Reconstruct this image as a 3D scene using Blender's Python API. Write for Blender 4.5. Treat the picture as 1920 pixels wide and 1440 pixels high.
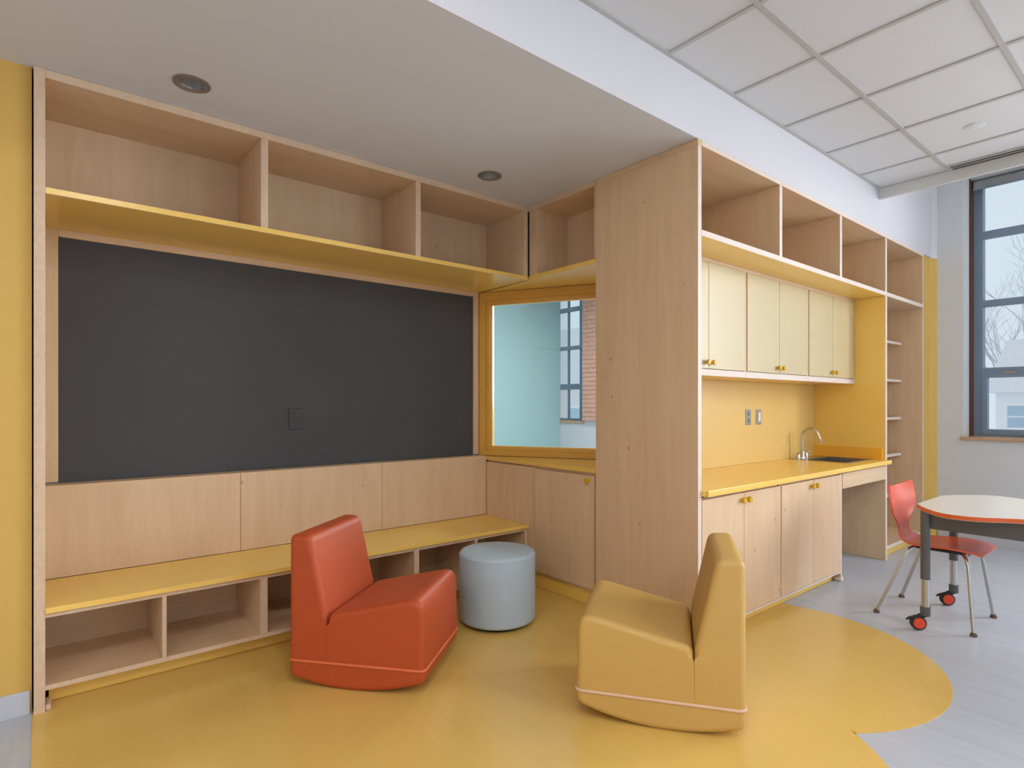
import bpy, bmesh, math, random
from mathutils import Vector, Matrix
R = math.radians
for o in list(bpy.data.objects): bpy.data.objects.remove(o, do_unlink=True)
S = bpy.context.scene
COL = S.collection
random.seed(7)

# ------------------------------------------------------------------ camera
cam = bpy.data.cameras.new('camera')
cam.sensor_width = 36.0
cam.lens = 36.0 * 1081.45 / 1920.0
cam.shift_y = (758.5 - 720.0) / 1920.0
cam.clip_start = 0.05; cam.clip_end = 300
camo = bpy.data.objects.new('camera', cam); COL.objects.link(camo)
camo.location = (0, 0, 1.3)
camo.rotation_euler = (R(90), 0, R(50.8 - 90))
S.camera = camo

# ------------------------------------------------------------------ world: even overcast sky
W = bpy.data.worlds.new('overcast_sky'); S.world = W; W.use_nodes = True
bg = W.node_tree.nodes['Background']
bg.inputs[0].default_value = (0.80, 0.90, 1.0, 1); bg.inputs[1].default_value = 0.92
S.view_settings.view_transform = 'Standard'
S.view_settings.look = 'None'
S.view_settings.gamma = 1.0
S.view_settings.use_curve_mapping = False
S.view_settings.exposure = 0.0

# windows of the right-hand wall (y0, y1) and of the room behind the nook glass
WIN_Y = [(0.23, 1.53), (-1.75, -0.40), (-3.70, -2.35)]  # only the first is in view, the others are assumed, to let in light
WIN_Y2 = [(6.44, 7.6), (2.9, 4.4)]  # the second window is unseen, added to light that room
WIN_X_ASSUMED = [(0.1, 1.6), (2.2, 3.7), (4.3, 5.8)]       # assumed windows in the wall behind the camera, added for light from the right
YS = -5.0
WZ0, WZ1 = 0.99, 3.48
XF, XO, XG = 6.76, 7.24, 7.15       # wall face, outer face, glass

def portal(y0, y1):
    L = bpy.data.lights.new('sky_portal', 'AREA'); L.shape = 'RECTANGLE'
    L.size = y1 - y0; L.size_y = WZ1 - WZ0; L.cycles.is_portal = True
    o = bpy.data.objects.new('sky_portal', L); COL.objects.link(o)
    o.location = (XO + .03, (y0 + y1) / 2, (WZ0 + WZ1) / 2)
    o.rotation_euler = (R(90), 0, R(90))
for a, b in WIN_Y[:1] + WIN_Y2: portal(a, b)

# daylight: lamp brighter than the sky, added in each assumed window out of view
def window_fill(loc, rz, w, h, power, col=(.93, .955, 1.0)):
    L = bpy.data.lights.new('window_daylight', 'AREA'); L.shape = 'RECTANGLE'; L.size = w; L.size_y = h
    L.energy = power; L.color = col
    o = bpy.data.objects.new('window_daylight', L); COL.objects.link(o)
    o.location = loc; o.rotation_euler = (R(90), 0, rz)
P_SOUTH, P_EAST, P_ANNEX, P_FILL = (120, 280, 700), 135, 125, 18  # the first three drive the added window lamps, the last the added ceiling fill panels
for (a, b), pw in zip(WIN_X_ASSUMED, P_SOUTH): window_fill(((a + b) / 2, YS - .10, (WZ0 + WZ1 - .5) / 2), R(180), b - a - .2, WZ1 - WZ0 - .7, pw)
for a, b in WIN_Y[1:3]: window_fill((XG - .08, (a + b) / 2, (WZ0 + WZ1) / 2), R(90), b - a - .2, WZ1 - WZ0 - .2, P_EAST)
window_fill((XG - .08, 3.65, (WZ0 + WZ1) / 2), R(90), 1.3, 1.8, P_ANNEX)  # lamp in the added hidden window, brightens the room beyond

# ------------------------------------------------------------------ materials
def lin(c):
    c /= 255.0
    return c / 12.92 if c <= .04045 else ((c + .055) / 1.055) ** 2.4
def rgb(r, g, b): return (lin(r), lin(g), lin(b), 1)

def new_mat(name):
    m = bpy.data.materials.new(name); m.use_nodes = True
    return m, m.node_tree, m.node_tree.nodes['Principled BSDF']

def plain(name, col, rough=.5, metal=0, var=.06, scale=8, bump=0, bscale=200, spec=.5, coat=0):
    m, nt, b = new_mat(name)
    b.inputs['Roughness'].default_value = rough; b.inputs['Metallic'].default_value = metal
    b.inputs['Specular IOR Level'].default_value = spec
    b.inputs['Coat Weight'].default_value = coat
    tc = nt.nodes.new('ShaderNodeTexCoord')
    n = nt.nodes.new('ShaderNodeTexNoise'); n.inputs['Scale'].default_value = scale; n.inputs['Detail'].default_value = 3
    nt.links.new(tc.outputs['Object'], n.inputs['Vector'])
    mx = nt.nodes.new('ShaderNodeMix'); mx.data_type = 'RGBA'
    mx.inputs['A'].default_value = tuple(c * (1 - var) for c in col[:3]) + (1,)
    mx.inputs['B'].default_value = tuple(min(1, c * (1 + var)) for c in col[:3]) + (1,)
    nt.links.new(n.outputs['Fac'], mx.inputs['Factor'])
    nt.links.new(mx.outputs['Result'], b.inputs['Base Color'])
    if bump:
        n2 = nt.nodes.new('ShaderNodeTexNoise'); n2.inputs['Scale'].default_value = bscale
        nt.links.new(tc.outputs['Object'], n2.inputs['Vector'])
        bp = nt.nodes.new('ShaderNodeBump'); bp.inputs['Strength'].default_value = bump; bp.inputs['Distance'].default_value = .002
        nt.links.new(n2.outputs['Fac'], bp.inputs['Height']); nt.links.new(bp.outputs['Normal'], b.inputs['Normal'])
    return m

def birch(name, axis, c1, c2, rough=.42, knots=.5):
    """birch veneer, grain along axis (0,1,2)"""
    m, nt, b = new_mat(name); N = nt.nodes.new; L = nt.links.new
    b.inputs['Roughness'].default_value = rough
    tc = N('ShaderNodeTexCoord'); oi = N('ShaderNodeObjectInfo')
    add = N('ShaderNodeVectorMath'); add.operation = 'MULTIPLY_ADD'
    comb = N('ShaderNodeCombineXYZ')
    for i in range(3): L(oi.outputs['Random'], comb.inputs[i])
    add.inputs[1].default_value = (9, 9, 9)
    L(comb.outputs[0], add.inputs[0]); L(tc.outputs['Object'], add.inputs[2])
    mp = N('ShaderNodeMapping'); s = [5.5, 5.5, 5.5]; s[axis] = .55
    mp.inputs['Scale'].default_value = s; L(add.outputs[0], mp.inputs['Vector'])
    n1 = N('ShaderNodeTexNoise'); n1.inputs['Scale'].default_value = 1.6; n1.inputs['Detail'].default_value = 6
    n1.inputs['Roughness'].default_value = .62; n1.inputs['Distortion'].default_value = 1.4
    L(mp.outputs[0], n1.inputs['Vector'])
    mp2 = N('ShaderNodeMapping'); s2 = [160, 160, 160]; s2[axis] = 4
    mp2.inputs['Scale'].default_value = s2; L(add.outputs[0], mp2.inputs['Vector'])
    n2 = N('ShaderNodeTexNoise'); n2.inputs['Scale'].default_value = 1; n2.inputs['Detail'].default_value = 2
    L(mp2.outputs[0], n2.inputs['Vector'])
    w = N('ShaderNodeMath'); w.operation = 'MULTIPLY_ADD'; w.inputs[1].default_value = .35; L(n2.outputs['Fac'], w.inputs[0]); L(n1.outputs['Fac'], w.inputs[2])
    cr = N('ShaderNodeValToRGB')
    cr.color_ramp.elements[0].position = .42; cr.color_ramp.elements[0].color = c2
    cr.color_ramp.elements[1].position = .85; cr.color_ramp.elements[1].color = c1
    L(w.outputs[0], cr.inputs[0])
    v = N('ShaderNodeTexVoronoi'); v.inputs['Scale'].default_value = 8
    mp3 = N('ShaderNodeMapping'); s3 = [1, 1, 1]; s3[axis] = .75; mp3.inputs['Scale'].default_value = s3
    L(add.outputs[0], mp3.inputs['Vector']); L(mp3.outputs[0], v.inputs['Vector'])
    k = N('ShaderNodeMapRange'); k.inputs['From Min'].default_value = .035; k.inputs['From Max'].default_value = .085
    k.inputs['To Min'].default_value = knots; k.inputs['To Max'].default_value = 0; L(v.outputs['Distance'], k.inputs[0])
    sep = N('ShaderNodeSeparateColor'); L(v.outputs['Color'], sep.inputs[0])
    gt = N('ShaderNodeMath'); gt.operation = 'GREATER_THAN'; gt.inputs[1].default_value = .55; L(sep.outputs[0], gt.inputs[0])
    ml = N('ShaderNodeMath'); ml.operation = 'MULTIPLY'; L(k.outputs[0], ml.inputs[0]); L(gt.outputs[0], ml.inputs[1])
    mx = N('ShaderNodeMix'); mx.data_type = 'RGBA'; L(ml.outputs[0], mx.inputs['Factor'])
    L(cr.outputs[0], mx.inputs['A']); mx.inputs['B'].default_value = rgb(120, 82, 52)
    L(mx.outputs['Result'], b.inputs['Base Color'])
    bp = N('ShaderNodeBump'); bp.inputs['Strength'].default_value = .08; bp.inputs['Distance'].default_value = .001
    L(n2.outputs['Fac'], bp.inputs['Height']); L(bp.outputs[0], b.inputs['Normal'])
    return m

def ply_edge(name, c1, c2):
    m, nt, b = new_mat(name); N = nt.nodes.new; L = nt.links.new
    b.inputs['Roughness'].default_value = .5
    tc = N('ShaderNodeTexCoord'); n = N('ShaderNodeTexNoise'); n.inputs['Scale'].default_value = 45; n.inputs['Detail'].default_value = 4
    L(tc.outputs['Object'], n.inputs['Vector'])
    cr = N('ShaderNodeValToRGB'); cr.color_ramp.elements[0].position = .3; cr.color_ramp.elements[0].color = c2
    cr.color_ramp.elements[1].position = .7; cr.color_ramp.elements[1].color = c1
    L(n.outputs['Fac'], cr.inputs[0]); L(cr.outputs[0], b.inputs['Base Color'])
    return m

def vinyl_floor(name, c1, c2, axis, rough, spec=.5):
    m, nt, b = new_mat(name); N = nt.nodes.new; L = nt.links.new
    b.inputs['Specular IOR Level'].default_value = spec
    b.inputs['Roughness'].default_value = rough
    tc = N('ShaderNodeTexCoord'); mp = N('ShaderNodeMapping')
    s = [14, 14, 1]; s[axis] = .9
    mp.inputs['Scale'].default_value = s; L(tc.outputs['Object'], mp.inputs['Vector'])
    n = N('ShaderNodeTexNoise'); n.inputs['Scale'].default_value = 1.5; n.inputs['Detail'].default_value = 7; n.inputs['Roughness'].default_value = .7
    L(mp.outputs[0], n.inputs['Vector'])
    cr = N('ShaderNodeValToRGB'); cr.color_ramp.elements[0].position = .3; cr.color_ramp.elements[0].color = c2
    cr.color_ramp.elements[1].position = .7; cr.color_ramp.elements[1].color = c1
    L(n.outputs['Fac'], cr.inputs[0]); L(cr.outputs[0], b.inputs['Base Color'])
    return m

def glass(name, tint, refl=.06):
    m, nt, b = new_mat(name); N = nt.nodes.new; L = nt.links.new
    nt.nodes.remove(b); out = nt.nodes['Material Output']
    t = N('ShaderNodeBsdfTransparent'); t.inputs[0].default_value = tint
    g = N('ShaderNodeBsdfGlossy'); g.inputs['Roughness'].default_value = .02
    fr = N('ShaderNodeFresnel'); fr.inputs[0].default_value = 1.35
    mx = N('ShaderNodeMixShader'); L(fr.outputs[0], mx.inputs[0]); L(t.outputs[0], mx.inputs[1]); L(g.outputs[0], mx.inputs[2])
    L(mx.outputs[0], out.inputs[0])
    return m

M = {}
B1, B2 = rgb(228, 198, 160), rgb(217, 183, 143)
M['birch_v'] = birch('birch_veneer_upright', 2, B1, B2)
M['birch_x'] = birch('birch_veneer_lengthwise', 0, B1, B2)
M['birch_y'] = birch('birch_veneer_crosswise', 1, B1, B2)
M['ply'] = ply_edge('plywood_edge', rgb(224, 196, 166), rgb(214, 184, 152))
M['ply_pale'] = ply_edge('pale_plywood_edge', rgb(228, 213, 200), rgb(224, 208, 195))  # kitchen copy of the plywood edge, its stronger light put into the colour
M['yellow'] = plain('yellow_laminate', rgb(248, 206, 104), .24, var=.02, scale=3)
M['ledge'] = plain('glossy_yellow_laminate', rgb(238, 196, 90), .12, var=.02, scale=3, coat=1)
M['yellow_wall'] = plain('yellow_wall_paint', rgb(214, 173, 86), .6, var=.02, bump=.15)
M['gold'] = plain('golden_frame_paint', rgb(226, 172, 72), .4, var=.03)
M['splash_orange'] = plain('orange_yellow_laminate', rgb(250, 186, 62), .3, var=.02)
M['yellow_splash'] = plain('yellow_backsplash_laminate', rgb(232, 196, 120), .3, var=.02, scale=2)
M['yellow_door'] = plain('pale_yellow_laminate', rgb(204, 187, 144), .35, var=.015, scale=2)
M['knob'] = plain('golden_yellow_knob', rgb(214, 170, 20), .35, var=.05)
M['white'] = plain('white_wall_paint', rgb(216, 214, 217), .6, var=.012, bump=.1)
M['grey_wall'] = plain('pale_grey_wall_paint', rgb(216, 219, 220), .6, var=.012, bump=.1)
M['soffit'] = plain('soffit_paint', rgb(218, 220, 223), .65, var=.012)
M['tile'] = plain('ceiling_tile', rgb(214, 215, 216), .85, var=.02, scale=60, bump=.2, bscale=120)
M['grid'] = plain('ceiling_grid_metal', rgb(186, 184, 180), .5, var=.02)
M['valance'] = plain('white_valance', rgb(220, 220, 214), .5, var=.02)
M['dark_slot'] = plain('dark_slot', rgb(70, 70, 68), .6)
M['board'] = plain('charcoal_board', rgb(80, 80, 82), .75, var=.04, scale=2, bump=.15, bscale=300, spec=.3)
M['board_plate'] = plain('charcoal_plate', rgb(60, 60, 61), .5)
M['base_grey'] = plain('pale_grey_vinyl_base', rgb(196, 198, 204), .45, var=.02)
M['floor'] = vinyl_floor('grey_sheet_floor', rgb(196, 202, 211), rgb(180, 185, 195), 1, .30)
M['floor_y'] = vinyl_floor('yellow_sheet_floor', rgb(228, 190, 104), rgb(224, 185, 97), 1, .27, .85)
M['teal'] = plain('teal_wall_paint', rgb(152, 184, 182), .6, var=.012)
M['teal_gap'] = plain('teal_joint', rgb(142, 180, 178), .6)
M['brick'] = plain('pink_brick', rgb(222, 168, 144), .85, var=.1, scale=14, bump=.4, bscale=60)
M['mortar'] = plain('mortar', rgb(214, 174, 152), .9, var=.06, scale=30)
M['brick_dark'] = plain('raw_brown_brick', rgb(98, 62, 48), .9, var=.3, scale=20, bump=.5, bscale=60)
M['win_frame'] = plain('blue_grey_window_metal', rgb(128, 148, 166), .4, metal=.1, var=.04)
M['shade'] = plain('grey_shade_fabric', rgb(150, 150, 152), .8)
M['sill'] = plain('tan_window_sill', rgb(196, 160, 126), .5, var=.08, scale=20)
M['glass'] = glass('clear_pane', (.96, .98, .98, 1))
M['glass_nook'] = glass('nook_pane', (.93, .98, .98, 1))
M['orange'] = plain('burnt_orange_vinyl', rgb(184, 76, 32), .52, var=.03, bump=.12, bscale=260)
M['orange_pipe'] = plain('light_orange_piping', rgb(222, 112, 66), .45)
M['tan'] = plain('mustard_tan_vinyl', rgb(206, 166, 92), .5, var=.03, bump=.12, bscale=260)
M['tan_pipe'] = plain('pinkish_piping', rgb(226, 190, 162), .45)
M['tag'] = plain('white_cloth_tag', rgb(230, 225, 220), .8)
M['blue'] = plain('grey_blue_vinyl', rgb(180, 199, 211), .5, var=.03, bump=.12, bscale=260)
M['black'] = plain('black_plastic', rgb(34, 32, 32), .5)
M['red_plastic'] = plain('coral_red_plastic', rgb(222, 96, 72), .32, var=.03)
M['chrome'] = plain('brushed_chrome', rgb(190, 190, 186), .25, metal=1, var=.03)
M['steel'] = plain('stainless_steel', rgb(170, 168, 162), .3, metal=1, var=.04)
M['table_top'] = plain('pale_table_laminate', rgb(226, 220, 210), .3, var=.015)
M['table_edge'] = plain('orange_edge_band', rgb(216, 96, 34), .4)
M['dark_metal'] = plain('dark_grey_metal', rgb(94, 94, 94), .4, metal=.2)
M['wheel'] = plain('orange_red_wheel_hub', rgb(226, 74, 40), .4)
M['foot'] = plain('brown_glide', rgb(96, 74, 62), .5)
M['outlet'] = plain('steel_plate', rgb(168, 166, 162), .35, metal=.6)
M['outlet_face'] = plain('grey_receptacle', rgb(120, 128, 132), .5)
M['switch_white'] = plain('white_switch', rgb(232, 230, 226), .4)
M['ring'] = plain('grey_metal_trim_ring', rgb(150, 143, 138), .4, metal=.5)
M['cone'] = plain('satin_reflector', rgb(180, 178, 176), .35, metal=.6)
M['dark'] = plain('dark_lens', rgb(60, 56, 52), .4)
M['siding'] = plain('white_siding', rgb(246, 245, 248), .8, var=.02)
M['roof'] = plain('pale_roof_shingle', rgb(232, 230, 234), .9, var=.08)  # paleness is outdoor haze put into the roof colour
M['house_glass'] = plain('house_window_glass', rgb(176, 198, 216), .2)
M['pale_brick'] = plain('pale_pink_brick_far', rgb(244, 232, 230), .9, var=.06, scale=3)  # far brick bleached by haze put into its colour
M['bark'] = plain('pale_grey_bark', rgb(206, 208, 214), .9, var=.1)  # bark lightened to carry the haze and overexposure outside
m_, nt_, b_ = new_mat('lit_diffuser'); b_.inputs['Base Color'].default_value = (.9, .9, .9, 1)
b_.inputs['Emission Color'].default_value = (1, .98, .95, 1); b_.inputs['Emission Strength'].default_value = 4; M['lamp_panel'] = m_  # glow of the added fill panels
M['snow'] = plain('pale_ground', rgb(240, 242, 244), .9, var=.02)  # unseen ground, made pale to throw light onto the houses

# ------------------------------------------------------------------ helpers
def thing(name, label, cat, loc=(0, 0, 0), rz=0, group=None):
    o = bpy.data.objects.new(name, None); COL.objects.link(o)
    o.location = loc; o.rotation_euler = (0, 0, rz); o.empty_display_size = .1
    o['label'] = label; o['category'] = cat
    if group: o['group'] = group
    return o
def tag(o, label, cat, group=None):
    o['label'] = label; o['category'] = cat
    if group: o['group'] = group
    return o
def link(name, bm, mats, parent=None, smooth=None, recenter=True, kind=None):
    if recenter and parent is not None and not parent.get('_local'):
        bm.transform(Matrix.Translation(-root_loc(parent)))
    bm.normal_update()
    me = bpy.data.meshes.new(name); bm.to_mesh(me); bm.free()
    for m in (mats if isinstance(mats, (list, tuple)) else [mats]): me.materials.append(M[m] if isinstance(m, str) else m)
    o = bpy.data.objects.new(name, me); COL.objects.link(o)
    if parent is not None: o.parent = parent
    if smooth is not None:
        me.shade_smooth(); me.set_sharp_from_angle(angle=R(smooth))
    if kind: o['kind'] = kind
    return o
def root_loc(o):
    v = Vector(o.location)
    while o.parent is not None:
        o = o.parent; v += Vector(o.location)
    return v
def add_box(bm, x, y, z, mi=0, bev=0, faces=None, edge=None):
    """axis aligned box; edge = material index of the thin faces; faces = {'-z':i,...}"""
    d = [x[1] - x[0], y[1] - y[0], z[1] - z[0]]
    r = bmesh.ops.create_cube(bm, size=1)
    vs = r['verts']
    for v in vs:
        v.co = Vector(((x[0] + x[1]) / 2 + v.co.x * d[0], (y[0] + y[1]) / 2 + v.co.y * d[1], (z[0] + z[1]) / 2 + v.co.z * d[2]))
    fs = list({f for v in vs for f in v.link_faces})
    th = d.index(min(d))
    for f in fs:
        f.normal_update(); n = f.normal
        ax = max(range(3), key=lambda i: abs(n[i])); sg = '+' if n[ax] > 0 else '-'
        f.material_index = mi
        if edge is not None and ax != th: f.material_index = edge
        if faces and sg + 'xyz'[ax] in faces: f.material_index = faces[sg + 'xyz'[ax]]
    if bev:
        es = list({e for v in vs for e in v.link_edges})
        bmesh.ops.bevel(bm, geom=es, offset=bev, segments=2, affect='EDGES', profile=.5)
def box(name, x, y, z, mats, parent=None, bev=0, faces=None, edge=None, kind=None):
    bm = bmesh.new(); add_box(bm, x, y, z, 0, bev, faces, edge)
    o = link(name, bm, mats, parent, kind=kind)
    return o
def prism(bm, pts, z0, z1, mi=0, mside=None):
    """upright prism from plan points (counter-clockwise)"""
    lo = [bm.verts.new((p[0], p[1], z0)) for p in pts]; hi = [bm.verts.new((p[0], p[1], z1)) for p in pts]
    f1 = bm.faces.new(list(reversed(lo))); f2 = bm.faces.new(hi); f1.material_index = f2.material_index = mi
    n = len(pts)
    for i in range(n):
        f = bm.faces.new((lo[i], lo[(i + 1) % n], hi[(i + 1) % n], hi[i])); f.material_index = mi if mside is None else mside
    return f1, f2
def slab_holes(bm, x, y, z, holes, axis='z', mi=0, faces=None):
    """slab with rectangular holes; holes=[(u0,u1,v0,v1)] in the two axes that are not `axis`"""
    R3 = {'x': x, 'y': y, 'z': z}
    a, b = [k for k in 'xyz' if k != axis]
    us = sorted({R3[a][0], R3[a][1], *[h[0] for h in holes], *[h[1] for h in holes]})
    vs = sorted({R3[b][0], R3[b][1], *[h[2] for h in holes], *[h[3] for h in holes]})
    us = [u for u in us if R3[a][0] <= u <= R3[a][1]]; vs = [v for v in vs if R3[b][0] <= v <= R3[b][1]]
    cells = set()
    for i in range(len(us) - 1):
        for j in range(len(vs) - 1):
            cu, cv = (us[i] + us[i + 1]) / 2, (vs[j] + vs[j + 1]) / 2
            if not any(h[0] < cu < h[1] and h[2] < cv < h[3] for h in holes): cells.add((i, j))
    t0, t1 = R3[axis]
    cache = {}
    def V(u, v, t):
        k = (u, v, t)
        if k not in cache:
            d = {a: u, b: v, axis: t}; cache[k] = bm.verts.new((d['x'], d['y'], d['z']))
        return cache[k]
    fl = []
    for i, j in cells:
        u0, u1, v0, v1 = us[i], us[i + 1], vs[j], vs[j + 1]
        for t in (t0, t1): fl.append(bm.faces.new((V(u0, v0, t), V(u1, v0, t), V(u1, v1, t), V(u0, v1, t))))
        for (di, dj, p, q) in ((-1, 0, (u0, v0), (u0, v1)), (1, 0, (u1, v0), (u1, v1)), (0, -1, (u0, v0), (u1, v0)), (0, 1, (u0, v1), (u1, v1))):
            if (i + di, j + dj) not in cells:
                fl.append(bm.faces.new((V(*p, t0), V(*q, t0), V(*q, t1), V(*p, t1))))
    for f in fl: f.material_index = mi
    bmesh.ops.recalc_face_normals(bm, faces=fl)
    return fl
def lathe(bm, prof, c=(0, 0, 0), n=32, mi=0, axis='z'):
    rings = []
    for r, h in prof:
        ring = []
        for i in range(n):
            a = 2 * math.pi * i / n
            p = (r * math.cos(a), r * math.sin(a), h)
            if axis == 'y': p = (p[0], p[2], p[1])
            if axis == 'x': p = (p[2], p[0], p[1])
            ring.append(bm.verts.new(Vector(p) + Vector(c)))
        rings.append(ring)
    fl = []
    for k in range(len(rings) - 1):
        for i in range(n):
            f = bm.faces.new((rings[k][i], rings[k][(i + 1) % n], rings[k + 1][(i + 1) % n], rings[k + 1][i])); fl.append(f)
    for ring in (rings[0], rings[-1]): fl.append(bm.faces.new(ring))
    for f in fl: f.material_index = mi
    bmesh.ops.recalc_face_normals(bm, faces=fl)
def tube(bm, pts, rad, n=10, mi=0):
    pts = [Vector(p) for p in pts]; rads = rad if isinstance(rad, (list, tuple)) else [rad] * len(pts)
    rings = []; ref = None
    for i, p in enumerate(pts):
        t = ((pts[min(i + 1, len(pts) - 1)] - pts[max(i - 1, 0)])).normalized()
        if ref is None:
            ref = Vector((0, 0, 1)) if abs(t.z) < .9 else Vector((1, 0, 0))
        u = (ref - t * ref.dot(t)).normalized(); w = t.cross(u); ref = u
        rings.append([bm.verts.new(p + (u * math.cos(2 * math.pi * k / n) + w * math.sin(2 * math.pi * k / n)) * rads[i]) for k in range(n)])
    fl = []
    for a, b in zip(rings, rings[1:]):
        for k in range(n): fl.append(bm.faces.new((a[k], a[(k + 1) % n], b[(k + 1) % n], b[k])))
    fl.append(bm.faces.new(rings[0])); fl.append(bm.faces.new(rings[-1]))
    for f in fl: f.material_index = mi
    bmesh.ops.recalc_face_normals(bm, faces=fl)
def smooth_path(ctrl, n=6):
    """Catmull-Rom through control points"""
    P = [Vector(c) for c in ctrl]; P = [P[0] * 2 - P[1]] + P + [P[-1] * 2 - P[-2]]
    out = []
    for i in range(1, len(P) - 2):
        for k in range(n):
            t = k / n; a, b, c, d = P[i - 1:i + 3]
            out.append(.5 * ((2 * b) + (c - a) * t + (2 * a - 5 * b + 4 * c - d) * t * t + (3 * b - a - 3 * c + d) * t ** 3))
    out.append(P[-2]); return out
def dup(root, loc, label=None, group=None, rz=None):
    r = root.copy(); COL.objects.link(r); r.location = loc
    if rz is not None: r.rotation_euler = (0, 0, rz)
    if label: r['label'] = label
    if group: r['group'] = group
    for ch in list(root.children):
        c = ch.copy(); COL.objects.link(c); c.parent = r
        for g in ch.children:
            d = g.copy(); COL.objects.link(d); d.parent = c
    return r
def struct(o): o['kind'] = 'structure'; return o

# ------------------------------------------------------------------ key dimensions (metres)
YF, YK, XP, ZT = 3.14, 1.755, 2.71, 2.72       # front of left unit, front of kitchen, face of nook return, unit tops
YB, YBB, YKB = 3.64, 3.75, 2.33                # backrest face, board face, kitchen back
ZS0, ZS1 = 2.195, 2.222                        # long shelf
XA, YA = (2.745, 3.765), (3.53, 2.35)          # the slanted window wall, ends in plan
X0 = -0.026
XK = [2.745, 3.635, 4.555, 5.465, 6.43]        # kitchen module lines
ZACT = 3.057

# ------------------------------------------------------------------ setting
struct(box('floor', (-3.7, 7.3), ((YS - .3), 7.9), (-.12, 0), 'floor'))
# yellow inlay with scalloped outline
pts = [(X0 - .004, 3.17), (X0 - .004, 1.2)]
def arc(cx, cy, r, a0, a1, n=28): return [(cx + r * math.cos(R(a0 + (a1 - a0) * i / n)), cy + r * math.sin(R(a0 + (a1 - a0) * i / n))) for i in range(n + 1)]
pts += arc(0.72, 0.95, .75, 195, 322)
pts += arc(1.74, 1.41, .90, 236, 328.5)
pts += arc(2.989, 1.534, .80, 231.5, 377, 40)
pts += [(3.75, 2.3), (2.745, 2.3), (2.745, 3.66), (0, 3.66)]
bm = bmesh.new(); prism(bm, pts, 0.0, .002); bmesh.ops.triangulate(bm, faces=bm.faces[:])
struct(link('floor_inlay', bm, 'floor_y'))

struct(box('wall_left', (-3.7, X0 - .006), (3.165, 3.9), (0, 3.6), 'yellow_wall'))
struct(box('baseboard_left', (-3.7, X0 - .012), (3.153, 3.1645), (0, .10), 'base_grey', bev=.002))
struct(box('wall_board', (X0 - .006, XA[0]), (3.775, 3.9), (0, 3.6), 'white'))
bm = bmesh.new(); slab_holes(bm, (-3.7, 6.9), (YK + .008, 3.9), (ZT + .001, ZT + .06), [(.465, .565, 2.823, 2.923), (2.105, 2.205, 2.81, 2.91)])
struct(link('ceiling_soffit', bm, 'soffit'))
struct(box('wall_bulkhead', (-3.7, 6.665), (YK + .004, YK + .0079), (ZT + .001, 3.6), 'white'))
struct(box('wall_kitchen', (3.5, 6.9), (2.352, 2.46), (0, ZT), 'white'))
# corner stub between bookcase and window wall, splay added so its end strip shades darker
bm = bmesh.new(); prism(bm, [(6.432, 1.773), (6.66, 1.773), (XF, 1.737), (XF, 2.35), (6.432, 2.35)], 0, ZT)
struct(link('wall_corner', bm, 'yellow_wall'))
bm = bmesh.new(); prism(bm, [(6.66, 1.7735), (XF, 1.737), (XF, 1.77), (6.66, 1.80)], ZT, 3.6)
struct(link('trim_corner', bm, 'white'))
# window wall of this room and of the room beyond
bm = bmesh.new(); slab_holes(bm, (XF, XO), ((YS - .3), 2.36), (0, 3.6), [(a, b, WZ0, WZ1) for a, b in WIN_Y], axis='x')
struct(link('wall_right', bm, 'grey_wall'))
bm = bmesh.new(); slab_holes(bm, (XF, XO), (2.36, 7.8), (0, 3.6), [(a, b, WZ0, WZ1) for a, b in WIN_Y2], axis='x')
struct(link('wall_annex', bm, 'white'))
bm = bmesh.new(); slab_holes(bm, (-3.7, XO), (YS - .3, YS), (0, 3.6), [(a, b, WZ0, WZ1 - .5) for a, b in WIN_X_ASSUMED], axis='y')
struct(link('wall_front', bm, 'white'))
for k, (a, b) in enumerate(WIN_X_ASSUMED):  # assumed windows behind the camera, unseen, added as a source of light
    w = thing('window_%d' % (8 + k), '-', '-', ((a + b) / 2, YS, WZ0)); del w['label'], w['category']; struct(w)
    bm = bmesh.new(); slab_holes(bm, (a, b), (YS - .2, YS - .12), (WZ0, WZ1 - .5), [(a + .07, b - .07, WZ0 + .07, WZ1 - .57)], axis='y'); link('window_frame', bm, 'win_frame', w)
    box('muntin', ((a + b) / 2 - .02, (a + b) / 2 + .02), (YS - .19, YS - .14), (WZ0 + .06, WZ1 - .56), 'win_frame', w)
    box('window_pane', (a + .05, b - .05), (YS - .168, YS - .16), (WZ0 + .05, WZ1 - .55), 'glass', w)
struct(box('wall_entry', (-3.7, -3.55), (YS, 3.165), (0, 3.6), 'white'))
struct(box('wall_teal', (2.6, XF - .002), (7.0, 7.2), (0, 3.6), 'teal'))
struct(box('wall_annex_end', (2.6, 2.72), (3.9, 7.0), (0, 3.6), 'white'))
struct(box('ceiling_annex', (2.6, XF), (2.46, 7.0), (3.02, 3.12), 'tile'))
struct(box('ceiling', (-3.7, XO), ((YS - .3), 7.2), (3.6, 3.7), 'tile'))
struct(box('ceiling_pocket', (5.33, XF), (YS, YK), (3.50, 3.56), 'white'))
struct(box('trim_valance', (5.30, 5.325), (YS, YK + .004), (2.975, 3.56), 'valance', bev=.002))
struct(box('baseboard_right', (XF - .012, XF), (YS, 1.73), (0, .10), 'base_grey', bev=.002))

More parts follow.
